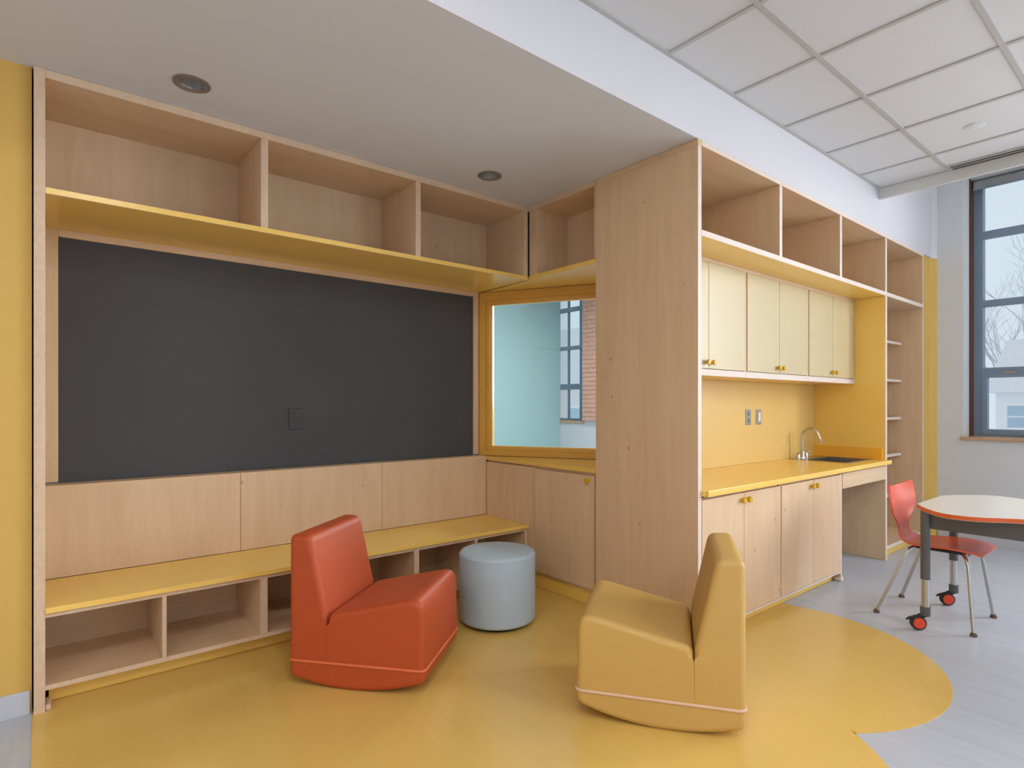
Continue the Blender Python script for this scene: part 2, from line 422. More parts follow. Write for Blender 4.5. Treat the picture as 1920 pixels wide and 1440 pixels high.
# suspended ceiling: grid and tiles
act = struct(box('ceiling_grid', (-3.55, 5.30), (YS, YK + .004), (ZACT + .09, ZACT + .10), 'tile'))
gx = [2.44 + .61 * k for k in range(-9, 5)]; gx = [x for x in gx if -3.5 < x < 5.28] + [5.293]
gy = [YK - .006] + [1.28 - .61 * k for k in range(0, 11)]; gy = [y for y in gy if y > YS]
for y in gy: box('grid_bar', (-3.55, 5.30), (y - .012, y + .012), (ZACT, ZACT + .03), 'grid', act)
bar = None
for x in gx:
    if bar is None: bar = box('grid_bar', (x - .012, x + .012), (YS, YK), (ZACT + .001, ZACT + .03), 'grid', act); bx0 = x
    else:
        c = bar.copy(); COL.objects.link(c); c.parent = act; c.location = (x - bx0, 0, 0)
tiles = {}
xs = [-3.6] + gx; ys = sorted(gy); ys = [y for y in ys if y > YS] ; ys = [YS - .02] + ys
for i in range(len(xs) - 1):
    for j in range(len(ys) - 1):
        w, h = round(xs[i + 1] - xs[i] - .02, 3), round(ys[j + 1] - ys[j] - .02, 3)
        if w < .03 or h < .03: continue
        if (w, h) not in tiles:
            bm = bmesh.new(); add_box(bm, (-w / 2, w / 2), (-h / 2, h / 2), (0, .015), 0, .003)
            o = link('ceiling_tile', bm, 'tile', act, recenter=False); tiles[(w, h)] = o
        else:
            o = tiles[(w, h)].copy(); COL.objects.link(o); o.parent = act
        o.location = ((xs[i] + xs[i + 1]) / 2, (ys[j] + ys[j + 1]) / 2, ZACT + .007)

# slanted window wall of the nook
A = Vector((XA[0], XA[1], 0)); Bv = Vector((YA[0], YA[1], 0)); D = (Bv - A).normalized(); NRM = Vector((D.y, -D.x, 0))   # NRM points into this room
if NRM.x > 0: NRM = -NRM
WL = (Bv - A).length
ang = math.atan2(D.y, D.x)
def slant(name, u, n, z, mats, parent=None, bev=0, bm=None, hole=None, kind=None):
    """box in the slanted wall's own frame: u along wall from the corner, n towards this room"""
    bm = bmesh.new()
    if hole: slab_holes(bm, u, (min(-n[0], -n[1]), max(-n[0], -n[1])), z, [hole], axis='y')
    else: add_box(bm, u, (min(-n[0], -n[1]), max(-n[0], -n[1])), z, 0, bev)
    # local x = D, local y = -NRM
    mat = Matrix.Translation(A) @ Matrix(((D.x, -NRM.x, 0, 0), (D.y, -NRM.y, 0, 0), (0, 0, 1, 0), (0, 0, 0, 1)))
    bm.transform(mat); bmesh.ops.recalc_face_normals(bm, faces=bm.faces[:])
    return link(name, bm, mats, parent, kind=kind)
ZL = .893       # ledge top
GU0, GU1, GZ0, GZ1 = .085, 1.42, .965, 2.10
w = slant('wall_nook', (-.02, WL), (-.10, -.002), (0, 3.6), 'white', hole=(GU0 - .01, GU1 + .01, GZ0 - .01, GZ1 + .01)); struct(w)
wf = thing('window_1', 'golden framed interior window above the nook ledge', 'window', (A.x, A.y, ZL)); del wf['label'], wf['category']; struct(wf)
slant('window_frame', (0.0, WL - .02), (0.0, .03), (ZL + .002, ZS0 - .002), 'gold', wf, hole=(GU0 - .03, GU1 + .03, GZ0 - .03, GZ1 + .03))
slant('inner_frame', (GU0 - .03, GU1 + .03), (-.06, .012), (GZ0 - .03, GZ1 + .03), 'gold', wf, hole=(GU0, GU1, GZ0, GZ1))
slant('glazing_bead', (GU0, GU1), (-.045, -.012), (GZ0, GZ1), 'yellow', wf, hole=(GU0 + .012, GU1 - .012, GZ0 + .006, GZ1 - .006))
slant('window_pane', (GU0 + .002, GU1 - .002), (-.034, -.028), (GZ0 + .002, GZ1 - .002), 'glass_nook', wf)

# room beyond: brick pier, its bricks, sill
pier = struct(box('wall_pier', (XF - .05, XF), (5.4, 6.44), (1.04, 3.02), 'mortar'))
first = None
for r in range(28):
    for c in range(4):
        y1 = 6.435 - c * .215 - (.1075 if r % 2 else 0)
        if r % 2 and c == 0: box('brick', (XF - .06, XF - .045), (6.345, 6.435), (1.046 + r * .0695, 1.104 + r * .0695), 'brick', pier)
        if first is None:
            bm = bmesh.new(); add_box(bm, (-.06, -.045), (-.2, 0), (0, .058), 0)
            first = o = link('brick', bm, 'brick', pier, recenter=False)
        else:
            o = first.copy(); COL.objects.link(o); o.parent = pier
        o.location = (XF + random.uniform(-.003, .003), y1, 1.046 + r * .0695)
struct(box('trim_annex_sill', (XF - .02, XG - .05), (6.445, 7.59), (.992, 1.03), 'sill', bev=.004))
for z in (.4, 2.22): struct(box('trim_joint', (2.8, XF - .001), (6.997, 6.9995), (z, z + .006), 'teal_gap'))

# outer windows
def outer_window(n, y0, y1, verts, sash=True):
    w = thing('window_%d' % n, '-', '-', (XG, (y0 + y1) / 2, WZ0)); del w['label'], w['category']; struct(w)
    fr = bmesh.new(); slab_holes(fr, (XG - .05, XG + .05), (y0, y1), (WZ0, WZ1), [(y0 + .075, y1 - .075, WZ0 + .07, WZ1 - .05)], axis='x'); link('window_frame', fr, 'win_frame', w)
    for z0, z1 in ((2.915, 2.985), (2.25, 2.312), (1.56, 1.657)):
        box('transom', (XG - .04, XG + .03), (y0 + .07, y1 - .07), (z0, z1), 'win_frame', w, bev=.003)
    for yv in verts: box('muntin', (XG - .02, XG + .02), (yv - .013, yv + .013), (WZ0 + .06, WZ1 - .05), 'win_frame', w)
    sb = bmesh.new(); slab_holes(sb, (XG - .06, XG + .02), (y0 + .07, y1 - .07), (WZ0 + .02, 1.60), [(y0 + .11, y1 - .11, WZ0 + .068, 1.562)], axis='x'); sh = link('lower_sash', sb, 'win_frame', w)
    box('sash_lift', (XG - .068, XG - .058), ((y0 + y1) / 2 + .33, (y0 + y1) / 2 + .42), (1.60, 1.612), 'sill', sh)
    box('window_pane', (XG - .004, XG + .004), (y0 + .05, y1 - .05), (WZ0 + .04, WZ1 - .03), 'glass', w)
    # jamb lining: raw brick strip next to the frame
    for yy in ((y1 - .004, y1 + .0) if 0 else (y1 - .006, y1),): box('brick_jamb', (6.955, XG - .05), yy, (WZ0, WZ1), 'brick_dark', w)
    return w
for i, (a, b) in enumerate(WIN_Y): outer_window(2 + i, a, b, [(a + b) / 2])  # those after the first are assumed, out of view
outer_window(6, *WIN_Y2[0], [6.90, 7.19]); outer_window(7, *WIN_Y2[1], [3.65])  # the last is the added hidden window
for i, (a, b) in enumerate(WIN_Y):
    struct(box('trim_sill_%d' % (i + 1), (XF - .03, XG - .051), (a - (.02 if i == 0 else .02), b + .02), (WZ0 - .022, WZ0 + .004), 'sill', bev=.004))
    lab = ['roller shade above the window beside the yellow bookcase end', 'roller shade above the second window from the bookcase',
           'roller shade above the third window from the bookcase'][i]
    t = thing('roller_shade', lab, 'shade', (XG - .1, (a + b) / 2, 3.39), group='roller shades of the window wall')
    bm = bmesh.new(); lathe(bm, [(.035, -(b - a) / 2 + .02), (.035, (b - a) / 2 - .02)], (XG - .1, (a + b) / 2, 3.44), 16, axis='y'); link('roller', bm, 'shade', t, smooth=40)
    box('shade_fabric', (XG - .137, XG - .134), (a + .02, b - .02), (3.385, 3.45), 'shade', t)
    box('hem_bar', (XG - .142, XG - .129), (a + .02, b - .02), (3.372, 3.388), 'win_frame', t)

# ------------------------------------------------------------------ left built-in unit
LX = [X0 + .038, .90, 1.812, XP + .012]
ep = thing('end_panel', 'tall narrow plywood end post between yellow wall and shelves', 'panel', (X0, YF, 0))
box('post', (X0, X0 + .038), (YF - .005, 3.77), (0, ZT), ['birch_v', 'ply'], ep, bev=.0015, faces={'-y': 1})

up = thing('overhead_shelf', 'long birch overhead shelf of three open cubbies with a yellow underside', 'shelf', (X0, YF, ZS0))
xl, xr = X0 + .0382, XP - .001
box('top_board', (xl, xr), (YF, 3.768), (ZT - .036, ZT), ['birch_x', 'ply'], up, bev=.0015, edge=1)
box('shelf_board', (xl, xr), (YF, 3.768), (ZS0, ZS1), ['birch_x', 'yellow'], up, bev=.0015, faces={'-z': 1, '-y': 1, '+x': 1})
for x in LX[1:3]:
    box('divider', (x - .018, x + .018), (YF + .002, 3.74), (ZS1, ZT - .036), ['birch_v', 'ply'], up, bev=.0015, faces={'-y': 1})
box('end_board', (xr - .034, xr), (YF + .002, 3.74), (ZS1, ZT - .036), ['birch_v', 'ply'], up, bev=.0015, faces={'-y': 1})
XB = [xl, .90 - .018, .90 + .018, 1.812 - .018, 1.812 + .018, xr - .034]
for k in range(3):
    box('back_panel', (XB[2 * k], XB[2 * k + 1]), (3.60, 3.615), (ZS1, ZT - .036), 'birch_v', up)
# board with its frame
bb = thing('tack_board', 'large charcoal board in a thin birch frame above the bench', 'board', (1.33, YBB, .9))
box('board_face', (.066, 2.66), (YBB + .004, 3.773), (.90, 2.158), 'board', bb, bev=.002)
box('frame_strip', (xl, .066), (YBB - .006, 3.774), (.905, ZS0), ['birch_v', 'ply'], bb, bev=.0015)
box('frame_strip', (2.66, 2.709), (YBB - .006, 3.774), (.905, ZS0), ['birch_v', 'ply'], bb, bev=.0015)
box('frame_strip', (.066, 2.66), (YBB - .006, 3.774), (2.158, ZS0), 'birch_x', bb, bev=.0015)
ot = thing('wall_outlet', 'charcoal outlet plate set in the large dark board', 'outlet', (1.266, YBB, 1.14))
box('plate', (1.223, 1.311), (YBB - .004, YBB + .006), (1.14, 1.272), 'board_plate', ot, bev=.003)
for z in (1.178, 1.234): box('receptacle', (1.25, 1.285), (YBB - .008, YBB + .002), (z - .018, z + .018), 'board', ot, bev=.004)
# backrest: three panels
PX = [xl, .908, 1.815, XP - .001]
br = thing('bench_backrest', 'birch plywood backrest of three panels behind the yellow bench', 'backrest', (1.33, YB, .44))
for k in range(3): box('backrest_panel', (PX[k] + .0012, PX[k + 1] - .0012), (YB, YB + .018), (.4395, .898), 'birch_v', br, bev=.0015)
box('cap', (xl, PX[3]), (YB + .0181, YBB + .003), (.86, .897), 'birch_x', br)
# bench
bn = thing('storage_bench', 'long yellow-topped storage bench with open birch cubbies', 'bench', (1.33, YF, 0))
box('seat_top', (xl, XP - .002), (YF - .012, YB), (.415, .438), ['yellow', 'yellow'], bn, bev=.002)
box('top_frame', (xl, XP - .004), (YF + .004, YB), (.395, .415), ['birch_x', 'ply'], bn, edge=1)
box('bottom_board', (xl, XP - .004), (YF + .002, YB), (.088, .108), ['birch_x', 'ply'], bn, edge=1)
for x, t in ((.449, .018), (.898, .036), (1.353, .018), (1.802, .034), (2.256, .018), (XP - .016, .022)):
    box('divider', (x - t / 2, x + t / 2), (YF + .003, YB - .01), (.108, .395), ['birch_v', 'ply'], bn, bev=.001, faces={'-y': 1})
box('bench_back', (xl, XP - .004), (YB - .012, YB - .002), (.108, .395), 'birch_x', bn)
box('base_shoe', (xl + .0005, xl + .020), (YF - .004, YF + .09), (0.002, .028), 'ply', bn, bev=.006)
box('toe_kick', (xl + .012, XP - .004), (YF + .10, YF + .12), (.003, .088), 'yellow', bn)

# ------------------------------------------------------------------ nook return (faces -x)
rt = thing('corner_shelf', 'short open birch cubby over the interior window beside the tall panel', 'shelf', (XP, 2.8, ZS0))
y0, y1 = 2.49, YF - .02
bm = bmesh.new()
def on_slant(y, off=.04): 
    t = (y - A.y) / D.y; return A.x + D.x * t + NRM.x * off * 1.1
poly = [(XP, 3.12), (XP, y0), (on_slant(y0), y0), (on_slant(3.755), 3.755), (XP + .014, 3.755), (XP + .014, 3.12)]
prism(bm, poly, ZS0, ZS1, 0); link('shelf_board', bm, 'yellow', rt)
box('top_board', (XP, 3.3), (y0, YF - .002), (ZT - .036, ZT), ['birch_y', 'ply'], rt, edge=1)
box('side_board', (XP, 3.02), (3.052, 3.092), (ZS1, ZT - .036), ['birch_v', 'ply'], rt, bev=.001, faces={'-x': 1})
box('filler', (XP + .012, XP + .03), (3.092, YF - .002), (ZS1, ZT - .036), 'birch_v', rt)
box('side_board', (XP + .01, 3.02), (y0 + .001, y0 + .02), (ZS1, ZT - .036), 'birch_v', rt)
box('back_panel', (3.02, 3.035), (y0, 3.10), (ZS1, ZT - .036), 'birch_v', rt)
# ledge cabinet
lc = thing('ledge_cabinet', 'low birch cabinet with one door under the interior window', 'cabinet', (XP, 2.9, 0))
bm = bmesh.new()
lp = [(XP - .008, YB - .002), (XP - .008, y0 + .001), (on_slant(y0, .03), y0 + .001), (on_slant(3.755, .03), 3.755), (XP + .014, 3.755), (XP + .014, YB - .002)]
box('side_panel', (XP, XP + .018), (3.095, YB), (.12, ZL - .04), 'birch_v', lc, bev=.001)
box('corner_stile', (XP + .012, XP + .03), (3.062, 3.095), (.10, ZL - .04), 'birch_v', lc)
dr = box('door', (XP, XP + .018), (y0 + .014, 3.062), (.122, ZL - .048), 'birch_v', lc, bev=.0015)
def knob(parent, pos, axis, r=.017, mat='knob'):
    bm = bmesh.new(); lathe(bm, [(r * .55, 0), (r * .55, .008), (r * .95, .012), (r, .016), (r, .024), (r * .9, .027)], (0, 0, 0), 20)
    if axis == '-x': bm.transform(Matrix.Rotation(R(-90), 4, 'Y'))
    if axis == '-y': bm.transform(Matrix.Rotation(R(90), 4, 'X'))
    bm.transform(Matrix.Translation(Vector(pos)))
    return link('knob', bm, mat, parent, smooth=35)
knob(dr, (XP, 2.548, .815), '-x')
box('carcass', (XP + .02, 2.80), (y0, YB), (.10, ZL - .03), 'birch_y', lc)
box('toe_kick', (XP + .035, XP + .05), (y0, YB - .5), (.003, .10), 'yellow', lc)
lt = bmesh.new(); prism(lt, lp, ZL - .026, ZL)
tag(link('window_ledge', lt, 'ledge'), 'glossy yellow ledge top under the golden interior window', 'ledge')
tp = thing('tall_end_panel', 'full height birch panel closing the kitchen side beside the nook', 'panel', (XP, 2.1, 0))
box('panel', (XP, XP + .034), (YK, y0 - .003), (0.001, ZT - .036), ['birch_v', 'ply_pale'], tp, bev=.0015, faces={'-y': 1})
box('top_strip', (XP, XP + .034), (YK, y0 - .003), (ZT - .0355, ZT), ['birch_y', 'ply'], tp, bev=.0015)

# ------------------------------------------------------------------ kitchen run (faces -y)
ks = thing('kitchen_shelf', 'open birch shelf of three cubbies over the yellow kitchenette', 'shelf', (4.6, YK, ZS0))
box('top_board', (XK[0], XK[3] + .018), (YK, YKB + .015), (ZT - .03, ZT), ['birch_x', 'ply_pale'], ks, bev=.0015, edge=1)
box('shelf_board', (XK[0], XK[3] + .018), (YK, YKB + .015), (ZS0 + .012, ZS1 + .018), ['birch_x', 'yellow', 'ply_pale'], ks, bev=.0015, faces={'-z': 1, '-y': 2})
for x in XK[1:4]:
    box('divider', (x - .018, x + .018), (YK + .002, YKB), (ZS1 + .018, ZT - .03), ['birch_v', 'ply_pale'], ks, bev=.0015, faces={'-y': 1})
for k in range(3):
    a = XK[k] + (.018 if k else 0); b = XK[k + 1] - .018
    box('back_panel', (a, b), (YKB - .002, YKB + .012), (ZS1 + .018, ZT - .03), 'birch_v', ks)
# wall cabinets
SX0, SX1, SY0, SY1 = 4.90, 5.42, 1.835, 2.20
YU = 2.01; UZ0, UZ1 = 1.50, ZS0 + .011
names = ['pale yellow wall cabinet beside the tall birch panel', 'middle pale yellow wall cabinet above the two outlet plates', 'pale yellow wall cabinet above the sink']
UX = [XK[0], XK[1], XK[2], XK[3] - .022]
for k in range(3):
    a, b = UX[k] + .001, UX[k + 1] - .001
    u = thing('wall_cabinet', names[k], 'cabinet', ((a + b) / 2, YU, UZ0), group='wall cabinets of the kitchenette')
    box('carcass', (a, b), (YU + .002, YKB - .001), (UZ0 + .018, UZ1), ['birch_v', 'birch_v'], u)
    box('bottom_rail', (a, b), (YU - .018, YKB - .001), (UZ0 - .022, UZ0 + .018), ['ply_pale', 'yellow_splash'], u, bev=.001, faces={'-z': 1})
    box('top_rail', (a, b), (YU - .012, YU + .002), (UZ1 - .022, UZ1), 'birch_x', u)
    for s in (a, b - .016): box('stile', (s, s + .016), (YU - .012, YU + .002), (UZ0 + .018, UZ1 - .022), 'birch_v', u)
    mid = (a + b) / 2
    for (d0, d1, kx) in ((a + .017, mid - .002, mid - .032), (mid + .002, b - .017, mid + .032)):
        d = box('door', (d0, d1), (YU - .02, YU), (UZ0 + .022, UZ1 - .026), 'yellow_door', u, bev=.0015)
        knob(d, (kx, YU - .02, UZ0 + .06), '-y', .016)
# yellow lining: backsplash and right-hand side
bs = thing('backsplash', 'golden yellow laminate backsplash behind the kitchenette counter', 'backsplash', (4.1, YKB, .84))
box('splash_panel', (XK[0], XK[3] - .02), (YKB - .001, YKB + .014), (.838, UZ0 - .0225), 'yellow_splash', bs)
box('side_splash', (XK[3] - .036, XK[3] - .0195), (YK + .02, YKB - .001), (.838, .935), 'splash_orange', bs, bev=.002)
sp = thing('side_panel', 'tall divider panel with yellow face between the sink and bookcase', 'panel', (XK[3], YK, 0))
box('panel', (XK[3] - .018, XK[3] + .018), (YK + .001, YKB), (.001, ZS0 + .012), ['birch_v', 'ply_pale'], sp, bev=.0015, faces={'-y': 1})
box('yellow_face', (XK[3] - .0195, XK[3] - .0182), (YK + .004, YKB), (.84, ZS0 + .01), 'yellow', sp)
# base cabinets
names = ['birch base cabinet with two doors beside the tall end panel', 'birch base cabinet with two doors beside the open knee space']
for k in range(2):
    a, b = XK[k] + .001, XK[k + 1] - .001
    u = thing('base_cabinet', names[k], 'cabinet', ((a + b) / 2, YK, 0), group='base cabinets of the kitchenette')
    box('carcass', (a, b), (YK + .022, YKB), (.075, .79), ['birch_v', 'birch_v'], u)
    box('bottom_edge', (a, b), (YK + .004, YK + .0215), (.062, .076), 'ply_pale', u)
    box('stile', (b - .016, b), (YK + .004, YK + .0215), (.078, .79), 'birch_v', u)
    box('toe_kick', (a, b), (YK + .055, YK + .07), (.003, .075), 'yellow', u)
    mid = (a + b) / 2 - .006
    for (d0, d1, kx) in ((a + .004, mid - .002, mid - .032), (mid + .002, b - .018, mid + .032)):
        d = box('door', (d0, d1), (YK, YK + .018), (.08, .785), 'birch_v', u, bev=.0015)
        knob(d, (kx, YK, .745), '-y', .018)
    if k == 1:
        box('end_board', (b + .001, b + .02), (YK + .004, YKB), (.004, .79), ['birch_v', 'ply_pale'], u, bev=.001, faces={'-y': 1})
        box('base_shoe', (b - .012, b + .034), (YK - .004, YK + .05), (0.0005, .03), 'ply_pale', u, bev=.006)
ap = thing('apron_drawer', 'pale birch apron front above the open knee space', 'drawer', (5.0, YK, .68))
box('drawer_front', (XK[2] + .024, XK[3] - .02), (YK, YK + .018), (.678, .792), 'birch_x', ap, bev=.0015)
box('drawer_box', (XK[2] + .04, XK[3] - .04), (YK + .018, SY0 + .015), (.69, .78), 'birch_x', ap)
# countertop with sink cut-out
bm = bmesh.new(); fl = slab_holes(bm, (XK[0], XK[3] - .0205), (YK - .02, YKB - .002), (.806, .837), [(SX0 + .02, SX1 - .02, SY0 + .02, SY1 - .02)])
ct = thing('countertop', 'bright yellow countertop of the kitchenette', 'countertop', (4.1, YK, .8))
link('worktop', bm, 'yellow', ct)
box('front_nosing', (XK[0] + .012, XK[3] + .022), (YK - .034, YK - .02), (.804, .838), 'yellow', ct, bev=.004)
box('sub_top', (XK[0], XK[3] - .02), (YK + .02, YKB - .002), (.792, .806), 'birch_x', ct) if 0 else None
sk = thing('sink', 'small stainless steel sink set in the yellow countertop', 'sink', ((SX0 + SX1) / 2, (SY0 + SY1) / 2, .70))
bm = bmesh.new(); slab_holes(bm, (SX0, SX1), (SY0, SY1 + .085), (.8372, .8405), [(SX0 + .03, SX1 - .03, SY0 + .03, SY1 - .03)]); link('rim', bm, 'steel', sk)
bm = bmesh.new(); slab_holes(bm, (SX0 + .024, SX1 - .024), (SY0 + .024, SY1 - .024), (.70, .8371), [(SX0 + .03, SX1 - .03, SY0 + .03, SY1 - .03)]); link('basin_walls', bm, 'steel', sk)
box('basin_floor', (SX0 + .03, SX1 - .03), (SY0 + .03, SY1 - .03), (.70, .705), 'steel', sk)
bm = bmesh.new(); lathe(bm, [(.035, .7051), (.035, .708), (.02, .7085)], ((SX0 + SX1) / 2, (SY0 + SY1) / 2, 0), 20); link('drain', bm, 'chrome', sk)
fx, fy = 5.02, 2.245
fc = thing('faucet', 'chrome gooseneck faucet with two levers behind the sink', 'faucet', (fx, fy, .8405))
bm = bmesh.new(); lathe(bm, [(.026, .8406), (.026, .85), (.018, .86), (.016, .90), (.012, .905)], (fx, fy, 0), 20); link('base', bm, 'chrome', fc, smooth=40)
bm = bmesh.new(); tube(bm, smooth_path([(fx, fy, .90), (fx, fy, 1.02), (fx, fy - .012, 1.07), (fx + .01, fy - .06, 1.098), (fx + .02, fy - .11, 1.07), (fx + .024, fy - .135, 1.01)], 6), .0095, 12); link('spout', bm, 'chrome', fc, smooth=60)
bm = bmesh.new(); lathe(bm, [(.012, 0), (.013, -.03), (.011, -.035)], (fx + .025, fy - .138, 1.015), 14); link('aerator', bm, 'chrome', fc, smooth=40)
for s in (-1, 1):
    bm = bmesh.new(); lathe(bm, [(.017, .8406), (.016, .87), (.012, .885)], (fx + s * .075, fy, 0), 16)
    tube(bm, [(fx + s * .075, fy, .88), (fx + s * .11, fy - .02, .90)], [.008, .006], 8); link('lever', bm, 'chrome', fc, smooth=40)
# outlet plates on backsplash
ol = thing('wall_outlet', 'steel outlet plate with two receptacles on the yellow backsplash', 'outlet', (4.28, YKB, 1.14))
box('plate', (4.242, 4.322), (YKB - .006, YKB - .001), (1.14, 1.262), 'outlet', ol, bev=.002)
for z in (1.174, 1.228): box('receptacle', (4.266, 4.298), (YKB - .009, YKB - .005), (z - .017, z + .017), 'outlet_face', ol, bev=.003)
sw = thing('light_switch', 'steel switch plate with white rocker on the yellow backsplash', 'switch', (4.44, YKB, 1.14))
box('plate', (4.402, 4.482), (YKB - .006, YKB - .0012), (1.14, 1.262), 'outlet', sw, bev=.002)
box('rocker', (4.424, 4.46), (YKB - .012, YKB - .005), (1.165, 1.237), 'switch_white', sw, bev=.003)
# bookcase
bc = thing('bookcase', 'tall birch bookcase with recessed shelves and a top cubby at the end of the kitchenette', 'bookcase', (5.95, YK, 0))
box('top_board', (XK[3] + .0183, XK[4]), (YK, YKB + .015), (ZT - .03, ZT), ['birch_x', 'ply_pale'], bc, bev=.001, edge=1)
box('shelf', (XK[3] + .019, XK[4] - .034), (YK, YKB - .002), (ZS0 + .012, ZS1 + .018), ['birch_x', 'ply_pale'], bc, bev=.0015, faces={'-y': 1})
box('end_board', (XK[4] - .034, XK[4]), (YK + .002, YKB + .01), (.001, ZT - .0305), ['birch_v', 'ply'], bc, bev=.0015, faces={'-y': 1})
for z in (.458, .826, 1.17, 1.525, 1.88):
    box('shelf', (XK[3] + .019, XK[4] - .035), (1.93, YKB - .002), (z - .012, z + .012), ['birch_x', 'ply_pale'], bc, bev=.001, faces={'-y': 1})
box('bottom_board', (XK[3] + .019, XK[4] - .035), (YK + .004, YKB - .002), (.088, .112), ['birch_x', 'ply_pale'], bc, faces={'-y': 1})
box('back_panel', (XK[3] + .018, XK[4] - .034), (YKB - .001, YKB + .012), (.088, ZT - .0305), 'birch_v', bc)
box('toe_kick', (XK[3] + .019, XK[4] - .035), (YK + .055, YK + .07), (.001, .088), 'yellow', bc)

# ------------------------------------------------------------------ soffit lights, ceiling fittings
def downlight(x, y, label):
    t = thing('downlight', label, 'downlight', (x, y, ZT), group='recessed downlights')
    bm = bmesh.new()
    ro, ri, n = .075, .052, 36
    prof = [(ro, 0.0), (ro, -.004), (ri + .006, -.006), (ri, -.002), (ri, .004)]
    rings = [[bm.verts.new((r * math.cos(2 * math.pi * i / n), r * math.sin(2 * math.pi * i / n), h)) for i in range(n)] for r, h in prof]
    for a_, b_ in zip(rings, rings[1:]):
        for i in range(n): bm.faces.new((a_[i], a_[(i + 1) % n], b_[(i + 1) % n], b_[i]))
    bmesh.ops.recalc_face_normals(bm, faces=bm.faces[:]); link('trim_ring', bm, 'ring', t, smooth=40, recenter=False)
    bm = bmesh.new(); prof = [(ri - .001, 0), (.046, .03), (.034, .058)]
    rings = [[bm.verts.new((r * math.cos(2 * math.pi * i / n), r * math.sin(2 * math.pi * i / n), h)) for i in range(n)] for r, h in prof]
    for a_, b_ in zip(rings, rings[1:]):
        for i in range(n): bm.faces.new((a_[i], b_[i], b_[(i + 1) % n], a_[(i + 1) % n]))
    link('reflector', bm, 'cone', t, smooth=60, recenter=False)
    bm = bmesh.new(); lathe(bm, [(.034, .056), (.034, .06)], (0, 0, 0), 24); link('lens', bm, 'dark', t, recenter=False)
downlight(.515, 2.873, 'grey ringed downlight in the soffit over the overhead shelf\'s first cubby')
downlight(2.155, 2.86, 'grey ringed downlight in the soffit near the inside corner')
sd = thing('slot_diffuser', 'linear air slot in the tiled ceiling along the window side', 'air vent', (5.24, -.9, ZACT))
box('frame', (5.19, 5.29), (-3.0, 1.265), (ZACT - .004, ZACT + .006), 'grid', sd)
for x in (5.215, 5.262): box('slot', (x - .012, x + .012), (-2.98, 1.255), (ZACT - .006, ZACT - .003), 'dark_slot', sd)
bm = bmesh.new(); lathe(bm, [(.055, ZACT + .0075), (.055, ZACT + .004), (.053, ZACT + .003), (.012, ZACT + .003)], (4.577, .977, 0), 32)
tag(link('sprinkler_cover', bm, 'tile', smooth=40), 'flat round sprinkler cover on a white ceiling tile', 'sprinkler')

# unseen fill light panels, added to brighten the nook and floor
def fill_panel(i, j, label):
    x0, x1 = gx[i] + .013, gx[i + 1] - .013; y0_, y1_ = gy[j + 1] + .013, gy[j] - .013
    t = thing('ceiling_light', label, 'ceiling light', ((x0 + x1) / 2, (y0_ + y1_) / 2, ZACT), group='lit panels of the tiled ceiling')
    bm = bmesh.new(); slab_holes(bm, (x0, x1), (y0_, y1_), (ZACT - .006, ZACT + .006), [(x0 + .02, x1 - .02, y0_ + .02, y1_ - .02)]); link('frame', bm, 'grid', t)
    box('diffuser', (x0 + .02, x1 - .02), (y0_ + .02, y1_ - .02), (ZACT, ZACT + .004), 'lamp_panel', t)
    L = bpy.data.lights.new('panel_light', 'AREA'); L.shape = 'RECTANGLE'; L.size = x1 - x0 - .05; L.size_y = y1_ - y0_ - .05
    L.energy = P_FILL; L.color = (1.0, .975, .945)
    o = bpy.data.objects.new('panel_light', L); COL.objects.link(o); o.parent = t; o.location = (0, 0, -.008)
names = ['lit square ceiling panel nearest the entry corner', 'lit square ceiling panel by the entry wall', 'lit square ceiling panel over the room centre', 'lit square ceiling panel between centre and window wall', 'lit square ceiling panel in the front row by the entry wall', 'lit square ceiling panel in the front row at centre']
def annex_fill_panel():  # unseen lamp panel added to brighten the room beyond
    t = thing('ceiling_light', 'lit ceiling panel in the teal room behind the nook', 'ceiling light', (5.5, 4.3, 3.01))
    box('frame', (5.2, 5.8), (4.0, 4.6), (3.008, 3.019), 'grid', t); box('diffuser', (5.23, 5.77), (4.03, 4.57), (3.003, 3.0079), 'lamp_panel', t)
    L = bpy.data.lights.new('panel_light', 'AREA'); L.shape = 'RECTANGLE'; L.size = L.size_y = .55; L.energy = 70; L.color = (1.0, .975, .945)
    o = bpy.data.objects.new('panel_light', L); COL.objects.link(o); o.parent = t; o.location = (0, 0, -.01)
annex_fill_panel()
for (i, j), n_ in zip(((1, 8), (1, 5), (5, 5), (9, 5), (1, 2), (5, 2)), names): fill_panel(i, j, n_)

